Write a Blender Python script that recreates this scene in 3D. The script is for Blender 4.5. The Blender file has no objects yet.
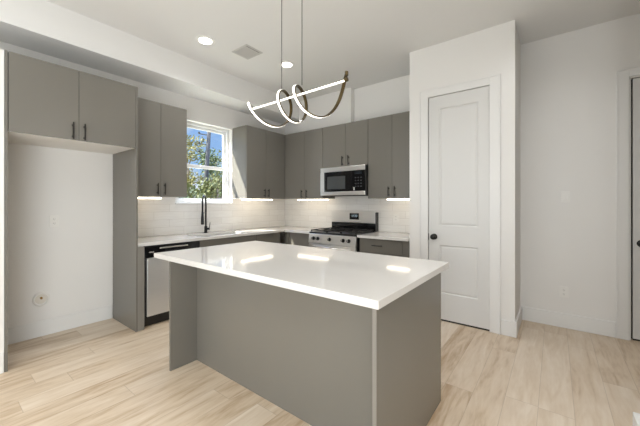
import bpy, bmesh, math, random
from mathutils import Vector, Matrix
scene = bpy.context.scene
COL = scene.collection
R = math.radians

# ------------------------------------------------------------------ camera
cam_data = bpy.data.cameras.new('camera')
cam = bpy.data.objects.new('camera', cam_data)
COL.objects.link(cam)
cam.location = (4.0875, -4.195, 1.3254)
cam.rotation_euler = (R(90), 0, 0.6571)
cam_data.sensor_width = 36.0
cam_data.lens = 304.7 / 640 * 36
cam_data.shift_y = -(213 - 204.17) / 640
cam_data.clip_start = 0.02
scene.camera = cam

# ------------------------------------------------------------------ colour management
vs = scene.view_settings
vs.view_transform = 'Standard'
vs.look = 'None'
vs.gamma = 1.0
vs.use_curve_mapping = False
vs.exposure = -0.1

# ------------------------------------------------------------------ sky
world = bpy.data.worlds.new('sky')
scene.world = world
world.use_nodes = True
wn, wl = world.node_tree.nodes, world.node_tree.links
wn.clear()
w_out = wn.new('ShaderNodeOutputWorld')
w_bg = wn.new('ShaderNodeBackground')
w_tc = wn.new('ShaderNodeTexCoord')
w_map = wn.new('ShaderNodeMapping')
w_map.inputs['Scale'].default_value = (3.0, 3.0, 7.0)
w_noise = wn.new('ShaderNodeTexNoise')
w_noise.inputs['Scale'].default_value = 1.6
w_noise.inputs['Detail'].default_value = 6
w_ramp = wn.new('ShaderNodeValToRGB')
w_ramp.color_ramp.elements[0].position = 0.42
w_ramp.color_ramp.elements[1].position = 0.62
w_mix = wn.new('ShaderNodeMix')
w_mix.data_type = 'RGBA'
w_sep = wn.new('ShaderNodeSeparateXYZ')
w_grad = wn.new('ShaderNodeValToRGB')
w_grad.color_ramp.elements[0].position = 0.0
w_grad.color_ramp.elements[0].color = (0.42, 0.64, 0.96, 1)
w_grad.color_ramp.elements[1].position = 0.5
w_grad.color_ramp.elements[1].color = (0.13, 0.34, 0.86, 1)
wl.new(w_tc.outputs['Generated'], w_map.inputs['Vector'])
wl.new(w_map.outputs['Vector'], w_noise.inputs['Vector'])
wl.new(w_noise.outputs['Fac'], w_ramp.inputs['Fac'])
wl.new(w_tc.outputs['Generated'], w_sep.inputs['Vector'])
wl.new(w_sep.outputs['Z'], w_grad.inputs['Fac'])
wl.new(w_ramp.outputs['Color'], w_mix.inputs[0])
wl.new(w_grad.outputs['Color'], w_mix.inputs[6])
w_mix.inputs[7].default_value = (0.95, 0.96, 1.0, 1)
wl.new(w_mix.outputs[2], w_bg.inputs['Color'])
w_bg.inputs['Strength'].default_value = 1.5
w_zen = wn.new('ShaderNodeMapRange')          # the upper sky is much brighter than the horizon
w_zen.inputs['From Min'].default_value = 0.26
w_zen.inputs['From Max'].default_value = 0.58
w_zen.inputs['To Min'].default_value = 1.1
w_zen.inputs['To Max'].default_value = 13.0
wl.new(w_sep.outputs['Z'], w_zen.inputs['Value'])
wl.new(w_zen.outputs[0], w_bg.inputs['Strength'])
wl.new(w_bg.outputs['Background'], w_out.inputs['Surface'])

# ------------------------------------------------------------------ sun and large area lights
def light(name, kind, loc, energy, color, direction=None, **kw):
    ld = bpy.data.lights.new(name, kind)
    ld.energy = energy
    ld.color = color
    for k, v in kw.items():
        setattr(ld, k, v)
    o = bpy.data.objects.new(name, ld)
    COL.objects.link(o)
    o.location = loc
    if direction is not None:
        o.rotation_euler = Vector(direction).to_track_quat('-Z', 'Y').to_euler()
    return o

light('sun', 'SUN', (-6, -8.7, 11), 27.0, (1.0, 0.96, 0.9), (1.0, 1.45, -1.85), angle=R(1.5))
light('rear_fill_light', 'AREA', (1.7, -7.75, 1.15), 62, (0.86, 0.935, 1.0), (0.06, 1, 0.06),
      shape='RECTANGLE', size=3.4, size_y=2.3)  # added fill from behind the camera; the rear wall has no window
light('overhead_fill_light', 'AREA', (2.3, -5.2, 3.12), 40, (0.90, 0.955, 1.0), (0, 0, -1),
      shape='RECTANGLE', size=2.6, size_y=2.0)  # added overhead fill behind the camera, no fixture modelled

light('right_fill_light', 'AREA', (4.42, -4.75, 0.95), 142, (0.86, 0.935, 1.0), (-1, 0.35, 0.12),
      shape='RECTANGLE', size=2.4, size_y=1.7)  # added fill beside the right wall, which has no window
light('soffit_fill_spot', 'SPOT', (2.3, -4.9, 1.05), 26, (0.93, 0.965, 1.0), (-1.95, 1.6, 1.72), spot_size=R(95), spot_blend=1.0, shadow_soft_size=0.3)  # added spot without a fixture, brightens the soffit underside
for lx, ly, le in ((4.0, -2.65, 108), (4.15, -1.1, 22)):
    light('overhead_fill_spot', 'SPOT', (lx, ly, 3.14), le, (0.97, 0.98, 1.0), (0, 0, -1), spot_size=R(150), spot_blend=0.8, shadow_soft_size=0.1)  # added fill spots without fixtures, for the island end, floor and hall

# ------------------------------------------------------------------ material helpers
def srgb(r, g, b):
    def f(c):
        c /= 255.0
        return c / 12.92 if c <= 0.04045 else ((c + 0.055) / 1.055) ** 2.4
    return (f(r), f(g), f(b), 1.0)

def mat(name, col, rough=0.5, metal=0.0, var=0.03, scale=8.0, bump=0.0, bump_scale=80.0, stretch=(1, 1, 1),
        emit=None, emit_s=0.0, coat=0.0, spec=None):
    m = bpy.data.materials.new(name)
    m.use_nodes = True
    nt = m.node_tree
    b = nt.nodes['Principled BSDF']
    tc = nt.nodes.new('ShaderNodeTexCoord')
    mp = nt.nodes.new('ShaderNodeMapping')
    mp.inputs['Scale'].default_value = stretch
    no = nt.nodes.new('ShaderNodeTexNoise')
    no.inputs['Scale'].default_value = scale
    no.inputs['Detail'].default_value = 4
    nt.links.new(tc.outputs['Object'], mp.inputs['Vector'])
    nt.links.new(mp.outputs['Vector'], no.inputs['Vector'])
    mx = nt.nodes.new('ShaderNodeMix')
    mx.data_type = 'RGBA'
    mx.inputs[6].default_value = tuple(c * (1 - var) for c in col[:3]) + (1,)
    mx.inputs[7].default_value = tuple(min(1, c * (1 + var)) for c in col[:3]) + (1,)
    nt.links.new(no.outputs['Fac'], mx.inputs[0])
    nt.links.new(mx.outputs[2], b.inputs['Base Color'])
    b.inputs['Roughness'].default_value = rough
    b.inputs['Metallic'].default_value = metal
    if spec is not None:
        b.inputs['Specular IOR Level'].default_value = spec
    if coat:
        b.inputs['Coat Weight'].default_value = coat
        b.inputs['Coat Roughness'].default_value = 0.08
    if emit:
        b.inputs['Emission Color'].default_value = emit
        b.inputs['Emission Strength'].default_value = emit_s
    if bump:
        n2 = nt.nodes.new('ShaderNodeTexNoise')
        n2.inputs['Scale'].default_value = bump_scale
        bp = nt.nodes.new('ShaderNodeBump')
        bp.inputs['Strength'].default_value = bump
        bp.inputs['Distance'].default_value = 0.002
        nt.links.new(mp.outputs['Vector'], n2.inputs['Vector'])
        nt.links.new(n2.outputs['Fac'], bp.inputs['Height'])
        nt.links.new(bp.outputs['Normal'], b.inputs['Normal'])
    return m

def floor_material():
    m = bpy.data.materials.new('oak_planks')
    m.use_nodes = True
    nt = m.node_tree
    N, L = nt.nodes, nt.links
    b = N['Principled BSDF']
    def math_(op, a, bb=None):
        n = N.new('ShaderNodeMath')
        n.operation = op
        for i, x in enumerate((a, bb)):
            if x is None:
                continue
            if isinstance(x, (int, float)):
                n.inputs[i].default_value = x
            else:
                L.new(x, n.inputs[i])
        return n.outputs[0]
    tc = N.new('ShaderNodeTexCoord')
    sp = N.new('ShaderNodeSeparateXYZ')
    L.new(tc.outputs['Object'], sp.inputs[0])
    W, LEN = 0.185, 1.5
    xr = math_('DIVIDE', math_('ADD', sp.outputs['X'], 20.05), W)
    row = math_('FLOOR', xr)
    fx = math_('FRACT', xr)
    wn1 = N.new('ShaderNodeTexWhiteNoise')
    wn1.noise_dimensions = '1D'
    L.new(row, wn1.inputs['W'])
    yr = math_('ADD', math_('DIVIDE', math_('ADD', sp.outputs['Y'], 20.0), LEN), math_('MULTIPLY', wn1.outputs['Value'], 7.3))
    idx = math_('FLOOR', yr)
    fy = math_('FRACT', yr)
    cb = N.new('ShaderNodeCombineXYZ')
    L.new(row, cb.inputs[0])
    L.new(idx, cb.inputs[1])
    wn2 = N.new('ShaderNodeTexWhiteNoise')
    wn2.noise_dimensions = '2D'
    L.new(cb.outputs[0], wn2.inputs['Vector'])
    # grain coordinates, shifted per plank
    gx = math_('ADD', math_('MULTIPLY', sp.outputs['X'], 13.0), math_('MULTIPLY', wn2.outputs['Value'], 57.0))
    gy = math_('ADD', math_('MULTIPLY', sp.outputs['Y'], 1.7), math_('MULTIPLY', wn2.outputs['Value'], 91.0))
    gv = N.new('ShaderNodeCombineXYZ')
    L.new(gx, gv.inputs[0])
    L.new(gy, gv.inputs[1])
    g1 = N.new('ShaderNodeTexNoise')
    g1.inputs['Scale'].default_value = 1.0
    g1.inputs['Detail'].default_value = 5
    g1.inputs['Distortion'].default_value = 1.1
    L.new(gv.outputs[0], g1.inputs['Vector'])
    g2 = N.new('ShaderNodeTexNoise')
    g2.inputs['Scale'].default_value = 5.0
    g2.inputs['Detail'].default_value = 3
    L.new(gv.outputs[0], g2.inputs['Vector'])
    t = math_('ADD', math_('MULTIPLY', g1.outputs['Fac'], 0.62), math_('MULTIPLY', wn2.outputs['Value'], 0.22))
    t = math_('ADD', t, math_('MULTIPLY', g2.outputs['Fac'], 0.22))
    ramp = N.new('ShaderNodeValToRGB')
    e = ramp.color_ramp.elements
    e[0].position = 0.30
    e[0].color = srgb(*FLOOR_DARK)
    e[1].position = 0.74
    e[1].color = srgb(*FLOOR_LIGHT)
    mid = e.new(0.49)
    mid.color = srgb(*FLOOR_MID)
    L.new(t, ramp.inputs['Fac'])
    ex = math_('MINIMUM', fx, math_('SUBTRACT', 1.0, fx))
    ey = math_('MINIMUM', fy, math_('SUBTRACT', 1.0, fy))
    seam = math_('MAXIMUM', math_('LESS_THAN', ex, 0.009), math_('LESS_THAN', ey, 0.0013))
    mx = N.new('ShaderNodeMix')
    mx.data_type = 'RGBA'
    L.new(math_('MULTIPLY', seam, 0.3), mx.inputs[0])
    L.new(ramp.outputs['Color'], mx.inputs[6])
    mx.inputs[7].default_value = srgb(120, 96, 70)
    L.new(mx.outputs[2], b.inputs['Base Color'])
    b.inputs['Roughness'].default_value = 0.42
    b.inputs['Specular IOR Level'].default_value = 0.35
    bp = N.new('ShaderNodeBump')
    bp.inputs['Strength'].default_value = 0.12
    bp.inputs['Distance'].default_value = 0.002
    L.new(math_('SUBTRACT', g2.outputs['Fac'], seam), bp.inputs['Height'])
    L.new(bp.outputs['Normal'], b.inputs['Normal'])
    return m

def tile_material(name, along):
    m = bpy.data.materials.new(name)
    m.use_nodes = True
    nt = m.node_tree
    N, L = nt.nodes, nt.links
    b = N['Principled BSDF']
    tc = N.new('ShaderNodeTexCoord')
    sp = N.new('ShaderNodeSeparateXYZ')
    L.new(tc.outputs['Object'], sp.inputs[0])
    cb = N.new('ShaderNodeCombineXYZ')
    L.new(sp.outputs[along], cb.inputs[0])
    L.new(sp.outputs['Z'], cb.inputs[1])
    br = N.new('ShaderNodeTexBrick')
    br.inputs['Scale'].default_value = 1.0
    br.inputs['Brick Width'].default_value = 0.40
    br.inputs['Row Height'].default_value = 0.102
    br.inputs['Mortar Size'].default_value = 0.0022
    br.inputs['Mortar Smooth'].default_value = 0.2
    br.inputs['Color1'].default_value = srgb(228, 224, 218)
    br.inputs['Color2'].default_value = srgb(234, 231, 226)
    br.inputs['Mortar'].default_value = srgb(208, 203, 196)
    L.new(cb.outputs[0], br.inputs['Vector'])
    mp = N.new('ShaderNodeMapping')
    mp.inputs['Scale'].default_value = (3, 3, 30)
    no = N.new('ShaderNodeTexNoise')
    no.inputs['Scale'].default_value = 2.0
    no.inputs['Detail'].default_value = 4
    L.new(tc.outputs['Object'], mp.inputs['Vector'])
    L.new(mp.outputs['Vector'], no.inputs['Vector'])
    mr = N.new('ShaderNodeMapRange')
    mr.inputs['From Min'].default_value = 0.4
    mr.inputs['From Max'].default_value = 0.7
    mr.inputs['To Min'].default_value = 0.0
    mr.inputs['To Max'].default_value = 0.14
    L.new(no.outputs['Fac'], mr.inputs['Value'])
    mx = N.new('ShaderNodeMix')
    mx.data_type = 'RGBA'
    L.new(mr.outputs[0], mx.inputs[0])
    L.new(br.outputs['Color'], mx.inputs[6])
    mx.inputs[7].default_value = srgb(186, 178, 170)
    L.new(mx.outputs[2], b.inputs['Base Color'])
    b.inputs['Roughness'].default_value = 0.28
    bp = N.new('ShaderNodeBump')
    bp.invert = True
    bp.inputs['Strength'].default_value = 0.3
    bp.inputs['Distance'].default_value = 0.002
    L.new(br.outputs['Fac'], bp.inputs['Height'])
    L.new(bp.outputs['Normal'], b.inputs['Normal'])
    return m

def glass_material():
    m = bpy.data.materials.new('window_glass')
    m.use_nodes = True
    nt = m.node_tree
    N, L = nt.nodes, nt.links
    N.clear()
    out = N.new('ShaderNodeOutputMaterial')
    tr = N.new('ShaderNodeBsdfTransparent')
    tr.inputs['Color'].default_value = (0.97, 0.985, 0.98, 1)
    gl = N.new('ShaderNodeBsdfGlossy')
    gl.inputs['Roughness'].default_value = 0.02
    fr = N.new('ShaderNodeLayerWeight')
    no = N.new('ShaderNodeTexNoise')
    no.inputs['Scale'].default_value = 3.0
    bp = N.new('ShaderNodeBump')
    bp.inputs['Strength'].default_value = 0.01
    L.new(no.outputs['Fac'], bp.inputs['Height'])
    L.new(bp.outputs['Normal'], gl.inputs['Normal'])
    fr.inputs['Blend'].default_value = 0.5
    pw = N.new('ShaderNodeMath')
    pw.operation = 'POWER'
    pw.inputs[1].default_value = 4.0
    L.new(fr.outputs['Facing'], pw.inputs[0])
    ml = N.new('ShaderNodeMath')
    ml.operation = 'MULTIPLY_ADD'
    ml.inputs[1].default_value = 0.6
    ml.inputs[2].default_value = 0.04
    L.new(pw.outputs[0], ml.inputs[0])
    mx = N.new('ShaderNodeMixShader')
    L.new(ml.outputs[0], mx.inputs[0])
    L.new(tr.outputs[0], mx.inputs[1])
    L.new(gl.outputs[0], mx.inputs[2])
    L.new(mx.outputs[0], out.inputs['Surface'])
    return m

FLOOR_DARK, FLOOR_MID, FLOOR_LIGHT = (174, 147, 116), (208, 188, 163), (224, 209, 190)
M = {}
M['wall'] = mat('wall_paint', srgb(229, 226, 221), 0.75, var=0.012, scale=3, bump=0.05, bump_scale=160)
M['ceiling'] = mat('ceiling_paint', srgb(229, 227, 223), 0.85, var=0.012, scale=2, bump=0.06, bump_scale=140)
M['trim'] = mat('trim_paint', srgb(228, 226, 222), 0.4, var=0.01, scale=5)
M['door'] = mat('door_paint', srgb(214, 212, 208), 0.42, var=0.01, scale=4)
M['cab'] = mat('taupe_cabinet', srgb(112, 108, 100), 0.24, var=0.03, scale=3, bump=0.03, bump_scale=60, stretch=(1, 1, 0.15))
M['cab_edge'] = mat('taupe_edge_band', srgb(124, 119, 111), 0.36, var=0.02, scale=6)
M['liner'] = mat('pale_melamine', srgb(240, 236, 228), 0.5, var=0.02, scale=6)
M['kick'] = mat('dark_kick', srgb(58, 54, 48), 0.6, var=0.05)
M['quartz'] = mat('white_quartz', srgb(214, 210, 204), 0.07, var=0.03, scale=1.6, stretch=(1, 2.4, 1))
M['bronze'] = mat('dark_bronze', srgb(40, 36, 31), 0.4, metal=0.5, var=0.06, scale=30)
M['black_metal'] = mat('matte_black_metal', srgb(28, 27, 26), 0.38, metal=0.4, var=0.06, scale=30)
M['steel'] = mat('brushed_steel', srgb(226, 223, 218), 0.3, metal=0.95, var=0.05, scale=6, stretch=(1, 1, 40), bump=0.02, bump_scale=40)
M['steel_soft'] = mat('satin_steel', srgb(222, 220, 216), 0.34, metal=0.75, var=0.04, scale=5, stretch=(1, 1, 30))
M['black_glass'] = mat('black_glass', srgb(16, 16, 17), 0.05, var=0.1, scale=4)
M['smoked'] = mat('smoked_window_glass', srgb(70, 72, 72), 0.08, var=0.06, scale=50)
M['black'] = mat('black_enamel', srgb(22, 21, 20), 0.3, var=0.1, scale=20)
M['iron'] = mat('cast_iron', srgb(34, 32, 30), 0.55, var=0.15, scale=60, bump=0.2, bump_scale=200)
M['plate'] = mat('white_plastic', srgb(232, 229, 223), 0.35, var=0.01)
M['slot_grey'] = mat('slot_plastic', srgb(150, 146, 140), 0.6, var=0.02)  # plain grey of the outlet slots and dishwasher indicator
M['vinyl'] = mat('white_vinyl', srgb(240, 240, 238), 0.35, var=0.01)
M['gold'] = mat('brushed_brass', srgb(88, 74, 47), 0.34, metal=0.8, var=0.06, scale=40)
M['cord'] = mat('grey_cable', srgb(88, 84, 80), 0.6, var=0.03)
M['led_strip'] = mat('led_diffuser', srgb(255, 252, 244), 0.5, var=0.0, emit=(1.0, 0.95, 0.86, 1), emit_s=2.4)
M['led_bar'] = mat('under_cabinet_led', srgb(255, 250, 240), 0.5, var=0.0, emit=(1.0, 0.88, 0.70, 1), emit_s=7.5)
M['can_led'] = mat('recessed_light_diffuser', srgb(255, 253, 248), 0.5, var=0.0, emit=(1.0, 0.97, 0.92, 1), emit_s=6.0)
M['display'] = mat('display_digits', srgb(190, 210, 220), 0.3, var=0.0, emit=(0.7, 0.9, 1.0, 1), emit_s=0.25)
M['grille'] = mat('vent_enamel', srgb(196, 193, 187), 0.5, var=0.02)
M['dark_void'] = mat('dark_duct', srgb(70, 67, 63), 0.8, var=0.05)
M['brass_pipe'] = mat('brass_fitting', srgb(150, 120, 66), 0.35, metal=0.8, var=0.06)
M['floor'] = floor_material()
M['tile_x'] = tile_material('white_tile_back', 'X')
M['tile_y'] = tile_material('white_tile_left', 'Y')
M['glass'] = glass_material()
M['grass'] = mat('dry_lawn', srgb(150, 148, 124), 0.9, var=0.35, scale=3)
M['bark'] = mat('tree_bark', srgb(104, 92, 78), 0.9, var=0.25, scale=12)
M['pole'] = mat('weathered_pole', srgb(26, 27, 29), 0.85, var=0.15, scale=4, stretch=(6, 6, 0.4))
M['leaf_a'] = mat('leaf_green', srgb(56, 70, 22), 0.7, var=0.35, scale=1.5)
M['leaf_b'] = mat('leaf_olive', srgb(76, 78, 26), 0.7, var=0.3, scale=1.5)
M['leaf_c'] = mat('leaf_yellow', srgb(96, 90, 30), 0.7, var=0.3, scale=1.5)
M['siding'] = mat('pale_siding', srgb(66, 74, 86), 0.7, var=0.04)
M['roofing'] = mat('grey_shingle', srgb(60, 61, 66), 0.9, var=0.15, scale=6)

# ------------------------------------------------------------------ geometry helpers
def nb():
    return bmesh.new()

def box(bm, x0, x1, y0, y1, z0, z1):
    v = [bm.verts.new(p) for p in ((x0, y0, z0), (x1, y0, z0), (x1, y1, z0), (x0, y1, z0),
                                   (x0, y0, z1), (x1, y0, z1), (x1, y1, z1), (x0, y1, z1))]
    for f in ((0, 3, 2, 1), (4, 5, 6, 7), (0, 1, 5, 4), (1, 2, 6, 5), (2, 3, 7, 6), (3, 0, 4, 7)):
        bm.faces.new([v[i] for i in f])
    return bm

def cells(bm, us, vs_, keep, lo, hi, order):
    """slab of grid cells with holes; order maps (u, v, w) to x, y, z"""
    def P(u, v, w):
        d = {'u': u, 'v': v, 'w': w}
        return Vector((d[order[0]], d[order[1]], d[order[2]]))
    vert = {}
    def V(i, j, k):
        if (i, j, k) not in vert:
            vert[(i, j, k)] = bm.verts.new(P(us[i], vs_[j], (lo, hi)[k]))
        return vert[(i, j, k)]
    nu, nv = len(us) - 1, len(vs_) - 1
    K = lambda i, j: 0 <= i < nu and 0 <= j < nv and keep(i, j)
    for i in range(nu):
        for j in range(nv):
            if not K(i, j):
                continue
            for k in (0, 1):
                bm.faces.new([V(i, j, k), V(i + 1, j, k), V(i + 1, j + 1, k), V(i, j + 1, k)])
            for di, dj, a, b_ in ((-1, 0, (0, 0), (0, 1)), (1, 0, (1, 0), (1, 1)), (0, -1, (0, 0), (1, 0)), (0, 1, (0, 1), (1, 1))):
                if not K(i + di, j + dj):
                    p, q = (i + a[0], j + a[1]), (i + b_[0], j + b_[1])
                    bm.faces.new([V(*p, 0), V(*q, 0), V(*q, 1), V(*p, 1)])
    bmesh.ops.recalc_face_normals(bm, faces=bm.faces)
    return bm

def cyl(bm, p0, p1, r0, r1=None, seg=16):
    r1 = r0 if r1 is None else r1
    p0, p1 = Vector(p0), Vector(p1)
    ax = (p1 - p0)
    q = ax.to_track_quat('Z', 'Y').to_matrix().to_4x4()
    mtx = Matrix.Translation((p0 + p1) / 2) @ q
    bmesh.ops.create_cone(bm, cap_ends=True, segments=seg, radius1=r0, radius2=r1, depth=ax.length, matrix=mtx)
    return bm

def sphere(bm, c, r, sc=(1, 1, 1), u=16, v=10):
    bmesh.ops.create_uvsphere(bm, u_segments=u, v_segments=v, radius=r,
                              matrix=Matrix.Translation(c) @ Matrix.Diagonal((*sc, 1)))
    return bm

def lathe(bm, c, axis, prof, seg=28):
    """prof: (radius, distance along axis)"""
    q = Vector(axis).to_track_quat('Z', 'Y').to_matrix()
    rings = []
    for r, h in prof:
        rings.append([bm.verts.new(Vector(c) + q @ Vector((r * math.cos(2 * math.pi * k / seg), r * math.sin(2 * math.pi * k / seg), h))) for k in range(seg)])
    for a, b_ in zip(rings, rings[1:]):
        for k in range(seg):
            bm.faces.new([a[k], a[(k + 1) % seg], b_[(k + 1) % seg], b_[k]])
    bm.faces.new(rings[0][::-1])
    bm.faces.new(rings[-1])
    return bm

def tube(bm, pts, r, seg=10):
    pts = [Vector(p) for p in pts]
    rr = r if isinstance(r, (list, tuple)) else [r] * len(pts)
    up = Vector((0.13, 0.21, 1)).normalized()
    rings = []
    for i, p in enumerate(pts):
        t = (pts[min(i + 1, len(pts) - 1)] - pts[max(i - 1, 0)]).normalized()
        n = (up - t * up.dot(t))
        if n.length < 0.05:
            n = Vector((1, 0, 0)) - t * t.x
        n.normalize()
        up = n
        b_ = t.cross(n)
        rings.append([bm.verts.new(p + rr[i] * (math.cos(2 * math.pi * k / seg) * n + math.sin(2 * math.pi * k / seg) * b_)) for k in range(seg)])
    for a, c in zip(rings, rings[1:]):
        for k in range(seg):
            bm.faces.new([a[k], a[(k + 1) % seg], c[(k + 1) % seg], c[k]])
    bm.faces.new(rings[0][::-1])
    bm.faces.new(rings[-1])
    return bm

ROOT = {}
def link(name, bm, material, parent=None, base=None, bevel=0.0, smooth=False):
    """one mesh object; vertices are given in world space and stored relative to its root"""
    bmesh.ops.recalc_face_normals(bm, faces=bm.faces)
    org = ROOT[parent.name] if parent else Vector(base or (0, 0, 0))
    bmesh.ops.translate(bm, verts=bm.verts, vec=-org)
    me = bpy.data.meshes.new(name)
    bm.to_mesh(me)
    bm.free()
    me.materials.append(material)
    o = bpy.data.objects.new(name, me)
    COL.objects.link(o)
    if parent:
        o.parent = parent
    else:
        o.location = org
    ROOT[o.name] = org
    if smooth:
        for p in me.polygons:
            p.use_smooth = True
    if bevel:
        md = o.modifiers.new('bevel', 'BEVEL')
        md.width = bevel
        md.segments = 2
        md.limit_method = 'ANGLE'
        md.angle_limit = R(40)
    return o

def tag(o, label=None, cat=None, group=None, kind=None):
    if label:
        o['label'] = label
    if cat:
        o['category'] = cat
    if group:
        o['group'] = group
    if kind:
        o['kind'] = kind
    return o

def thing(name, label, cat, loc, group=None):
    o = bpy.data.objects.new(name, None)
    o.empty_display_size = 0.1
    COL.objects.link(o)
    o.location = loc
    ROOT[o.name] = Vector(loc)
    return tag(o, label, cat, group)

def struct(name, bm, m, label=None, cat=None, bevel=0.0):
    o = link(name, bm, m, bevel=bevel)
    return tag(o, label, cat, kind='structure')

# ------------------------------------------------------------------ key dimensions
ZC = 3.162                        # ceiling
DT, YT, YF = 0.653, -2.862, -3.8104
DU, ZUB, ZUT = 0.3528, 1.4144, 2.5367
ZCT, TCT = 0.912, 0.034           # worktop
WY0, WY1, WZ0, WZ1 = -2.121, -1.2, 1.328, 2.517
XP, YP, XPC = 2.69, -0.606, 3.772
XD0, XD1, ZD = 2.920, 3.547, 2.561
XE = 4.672

# ------------------------------------------------------------------ the room shell
struct('floor', box(nb(), -0.2, 6.0, -8.2, 0.4, -0.12, 0.0), M['floor'], 'pale oak plank floor running through the kitchen', 'floor')
struct('ceiling', box(nb(), -0.2, 6.0, -8.2, 0.4, ZC, ZC + 0.12), M['ceiling'], 'smooth white ceiling over the kitchen', 'ceiling')
struct('wall_left', cells(nb(), [-8.2, WY0, WY1, 0.2], [0, WZ0, WZ1, ZC], lambda i, j: not (i == 1 and j == 1), -0.16, 0, 'wuv'),
       M['wall'], 'white wall with the sink window', 'wall')
bm = nb()
cells(bm, [0, XE, 5.43, 5.9], [0, 2.555, ZC], lambda i, j: not (i == 1 and j == 0), 0.0, 0.10, 'uwv')
box(bm, 0, 5.9, 0.101, 0.2, 0, ZC)
struct('wall_back', bm, M['wall'], 'white wall behind the range and the hall', 'wall')
bm = nb()
cells(bm, [XP, XD0 - 0.012, XD1 + 0.012, XPC], [0, ZD + 0.012, ZC], lambda i, j: not (i == 1 and j == 0), YP, YP + 0.1, 'uwv')
box(bm, XP, XP + 0.1, YP + 0.1, 0, 0, ZC)
box(bm, XPC - 0.1, XPC, YP + 0.1, 0, 0, ZC)
box(bm, XP + 0.1, XPC - 0.1, YP + 0.14, YP + 0.2, 0, ZC)
struct('wall_pantry', bm, M['wall'], 'white boxed-out pantry wall around the panelled door', 'wall')
struct('wall_right', box(nb(), 4.462, 4.60, -8.2, -1.772, 0, ZC), M['wall'], 'white wall end at the right edge of the photo', 'wall')
bm = nb()
box(bm, 5.76, 5.9, -1.9, 0, 0, ZC)
box(bm, 4.60, 5.76, -1.9, -1.772, 0, ZC)
struct('wall_hall', bm, M['wall'], 'white wall closing the side hall', 'wall')
struct('wall_rear', box(nb(), 0, 4.46, -8.2, -8.05, 0, ZC), M['wall'], 'white wall of the living room', 'wall')
struct('wall_stub', box(nb(), 0, 0.645, -4.7, YF - 0.004, 0, 2.543), M['wall'], 'short white wall beside the fridge recess', 'wall')
struct('ceiling_soffit', box(nb(), 0, 0.455, -8.05, 0, 2.842, ZC), M['ceiling'], 'boxed white ceiling drop along the window wall', 'ceiling')
struct('wall_chase', box(nb(), 0.456, 1.545, -0.10, 0, ZUT + 0.006, ZC), M['wall'], 'shallow white boxing above the corner cupboards', 'wall')

def baseboard(name, x0, x1, y0, y1, h=0.155):
    struct(name, box(nb(), x0, x1, y0, y1, 0, h), M['trim'], bevel=0.004)
baseboard('baseboard_left', 0, 0.015, YF + 0.016, YT - 0.002)
baseboard('baseboard_stub', 0.645, 0.659, -4.7, YF - 0.006)
baseboard('baseboard_back', XPC + 0.016, 4.566, -0.016, 0)
baseboard('baseboard_pantry_front', 3.648, XPC + 0.0155, YP - 0.0155, YP)
baseboard('baseboard_pantry_side', XPC, XPC + 0.0155, YP + 0.0005, 0)
baseboard('baseboard_right', 4.434, 4.462, -8.0, -1.772)
baseboard('baseboard_right_end', 4.434, 4.60, -1.772, -1.752)

# tiled splashbacks
struct('wall_backsplash_left', cells(nb(), [-2.839, WY0, WY1, -0.009], [ZCT + 0.001, WZ0, 1.46], lambda i, j: not (i == 1 and j == 1), 0.0, 0.008, 'wuv'),
       M['tile_y'], 'white stacked tile splashback under the sink window', 'backsplash')
struct('wall_backsplash_back', box(nb(), 0.0, XP - 0.001, -0.008, 0, ZCT + 0.001, 1.53), M['tile_x'], 'white tile splashback behind the range', 'backsplash')

# ------------------------------------------------------------------ window
def sash(parent, y0, y1, z0, z1, x, w, d, name):
    s = link(name, cells(nb(), [y0, y0 + w, y1 - w, y1], [z0, z0 + w, z1 - w, z1], lambda i, j: not (i == 1 and j == 1), x - d / 2, x + d / 2, 'wuv'), M['vinyl'], parent, bevel=0.003)
    link('pane', box(nb(), x - 0.003, x + 0.003, y0 + w - 0.004, y1 - w + 0.004, z0 + w - 0.004, z1 - w + 0.004), M['glass'], s)
    return s
win = thing('window_1', 'white double-hung window above the sink', 'window', (-0.11, (WY0 + WY1) / 2, WZ0))
win['kind'] = 'structure'
link('window_frame', cells(nb(), [WY0 + .001, WY0 + 0.035, WY1 - 0.035, WY1 - .001], [WZ0 + .001, WZ0 + 0.03, WZ1 - 0.035, WZ1 - .001], lambda i, j: not (i == 1 and j == 1), -0.155, -0.085, 'wuv'), M['vinyl'], win, bevel=0.003)
ZM = 1.885
sash(win, WY0 + 0.036, WY1 - 0.036, ZM - 0.025, WZ1 - 0.036, -0.138, 0.04, 0.026, 'upper_sash')
sash(win, WY0 + 0.036, WY1 - 0.036, WZ0 + 0.031, ZM + 0.022, -0.108, 0.05, 0.028, 'lower_sash')
link('sash_lock', box(nb(), -0.094, -0.082, -1.69, -1.63, ZM - 0.004, ZM + 0.012), M['vinyl'], win)
struct('window_sill', box(nb(), -0.085, 0.018, WY0 + 0.001, WY1 - 0.001, WZ0 + 0.0005, WZ0 + 0.018), M['vinyl'], 'white sill of the sink window', 'window sill', bevel=0.003)

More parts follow.
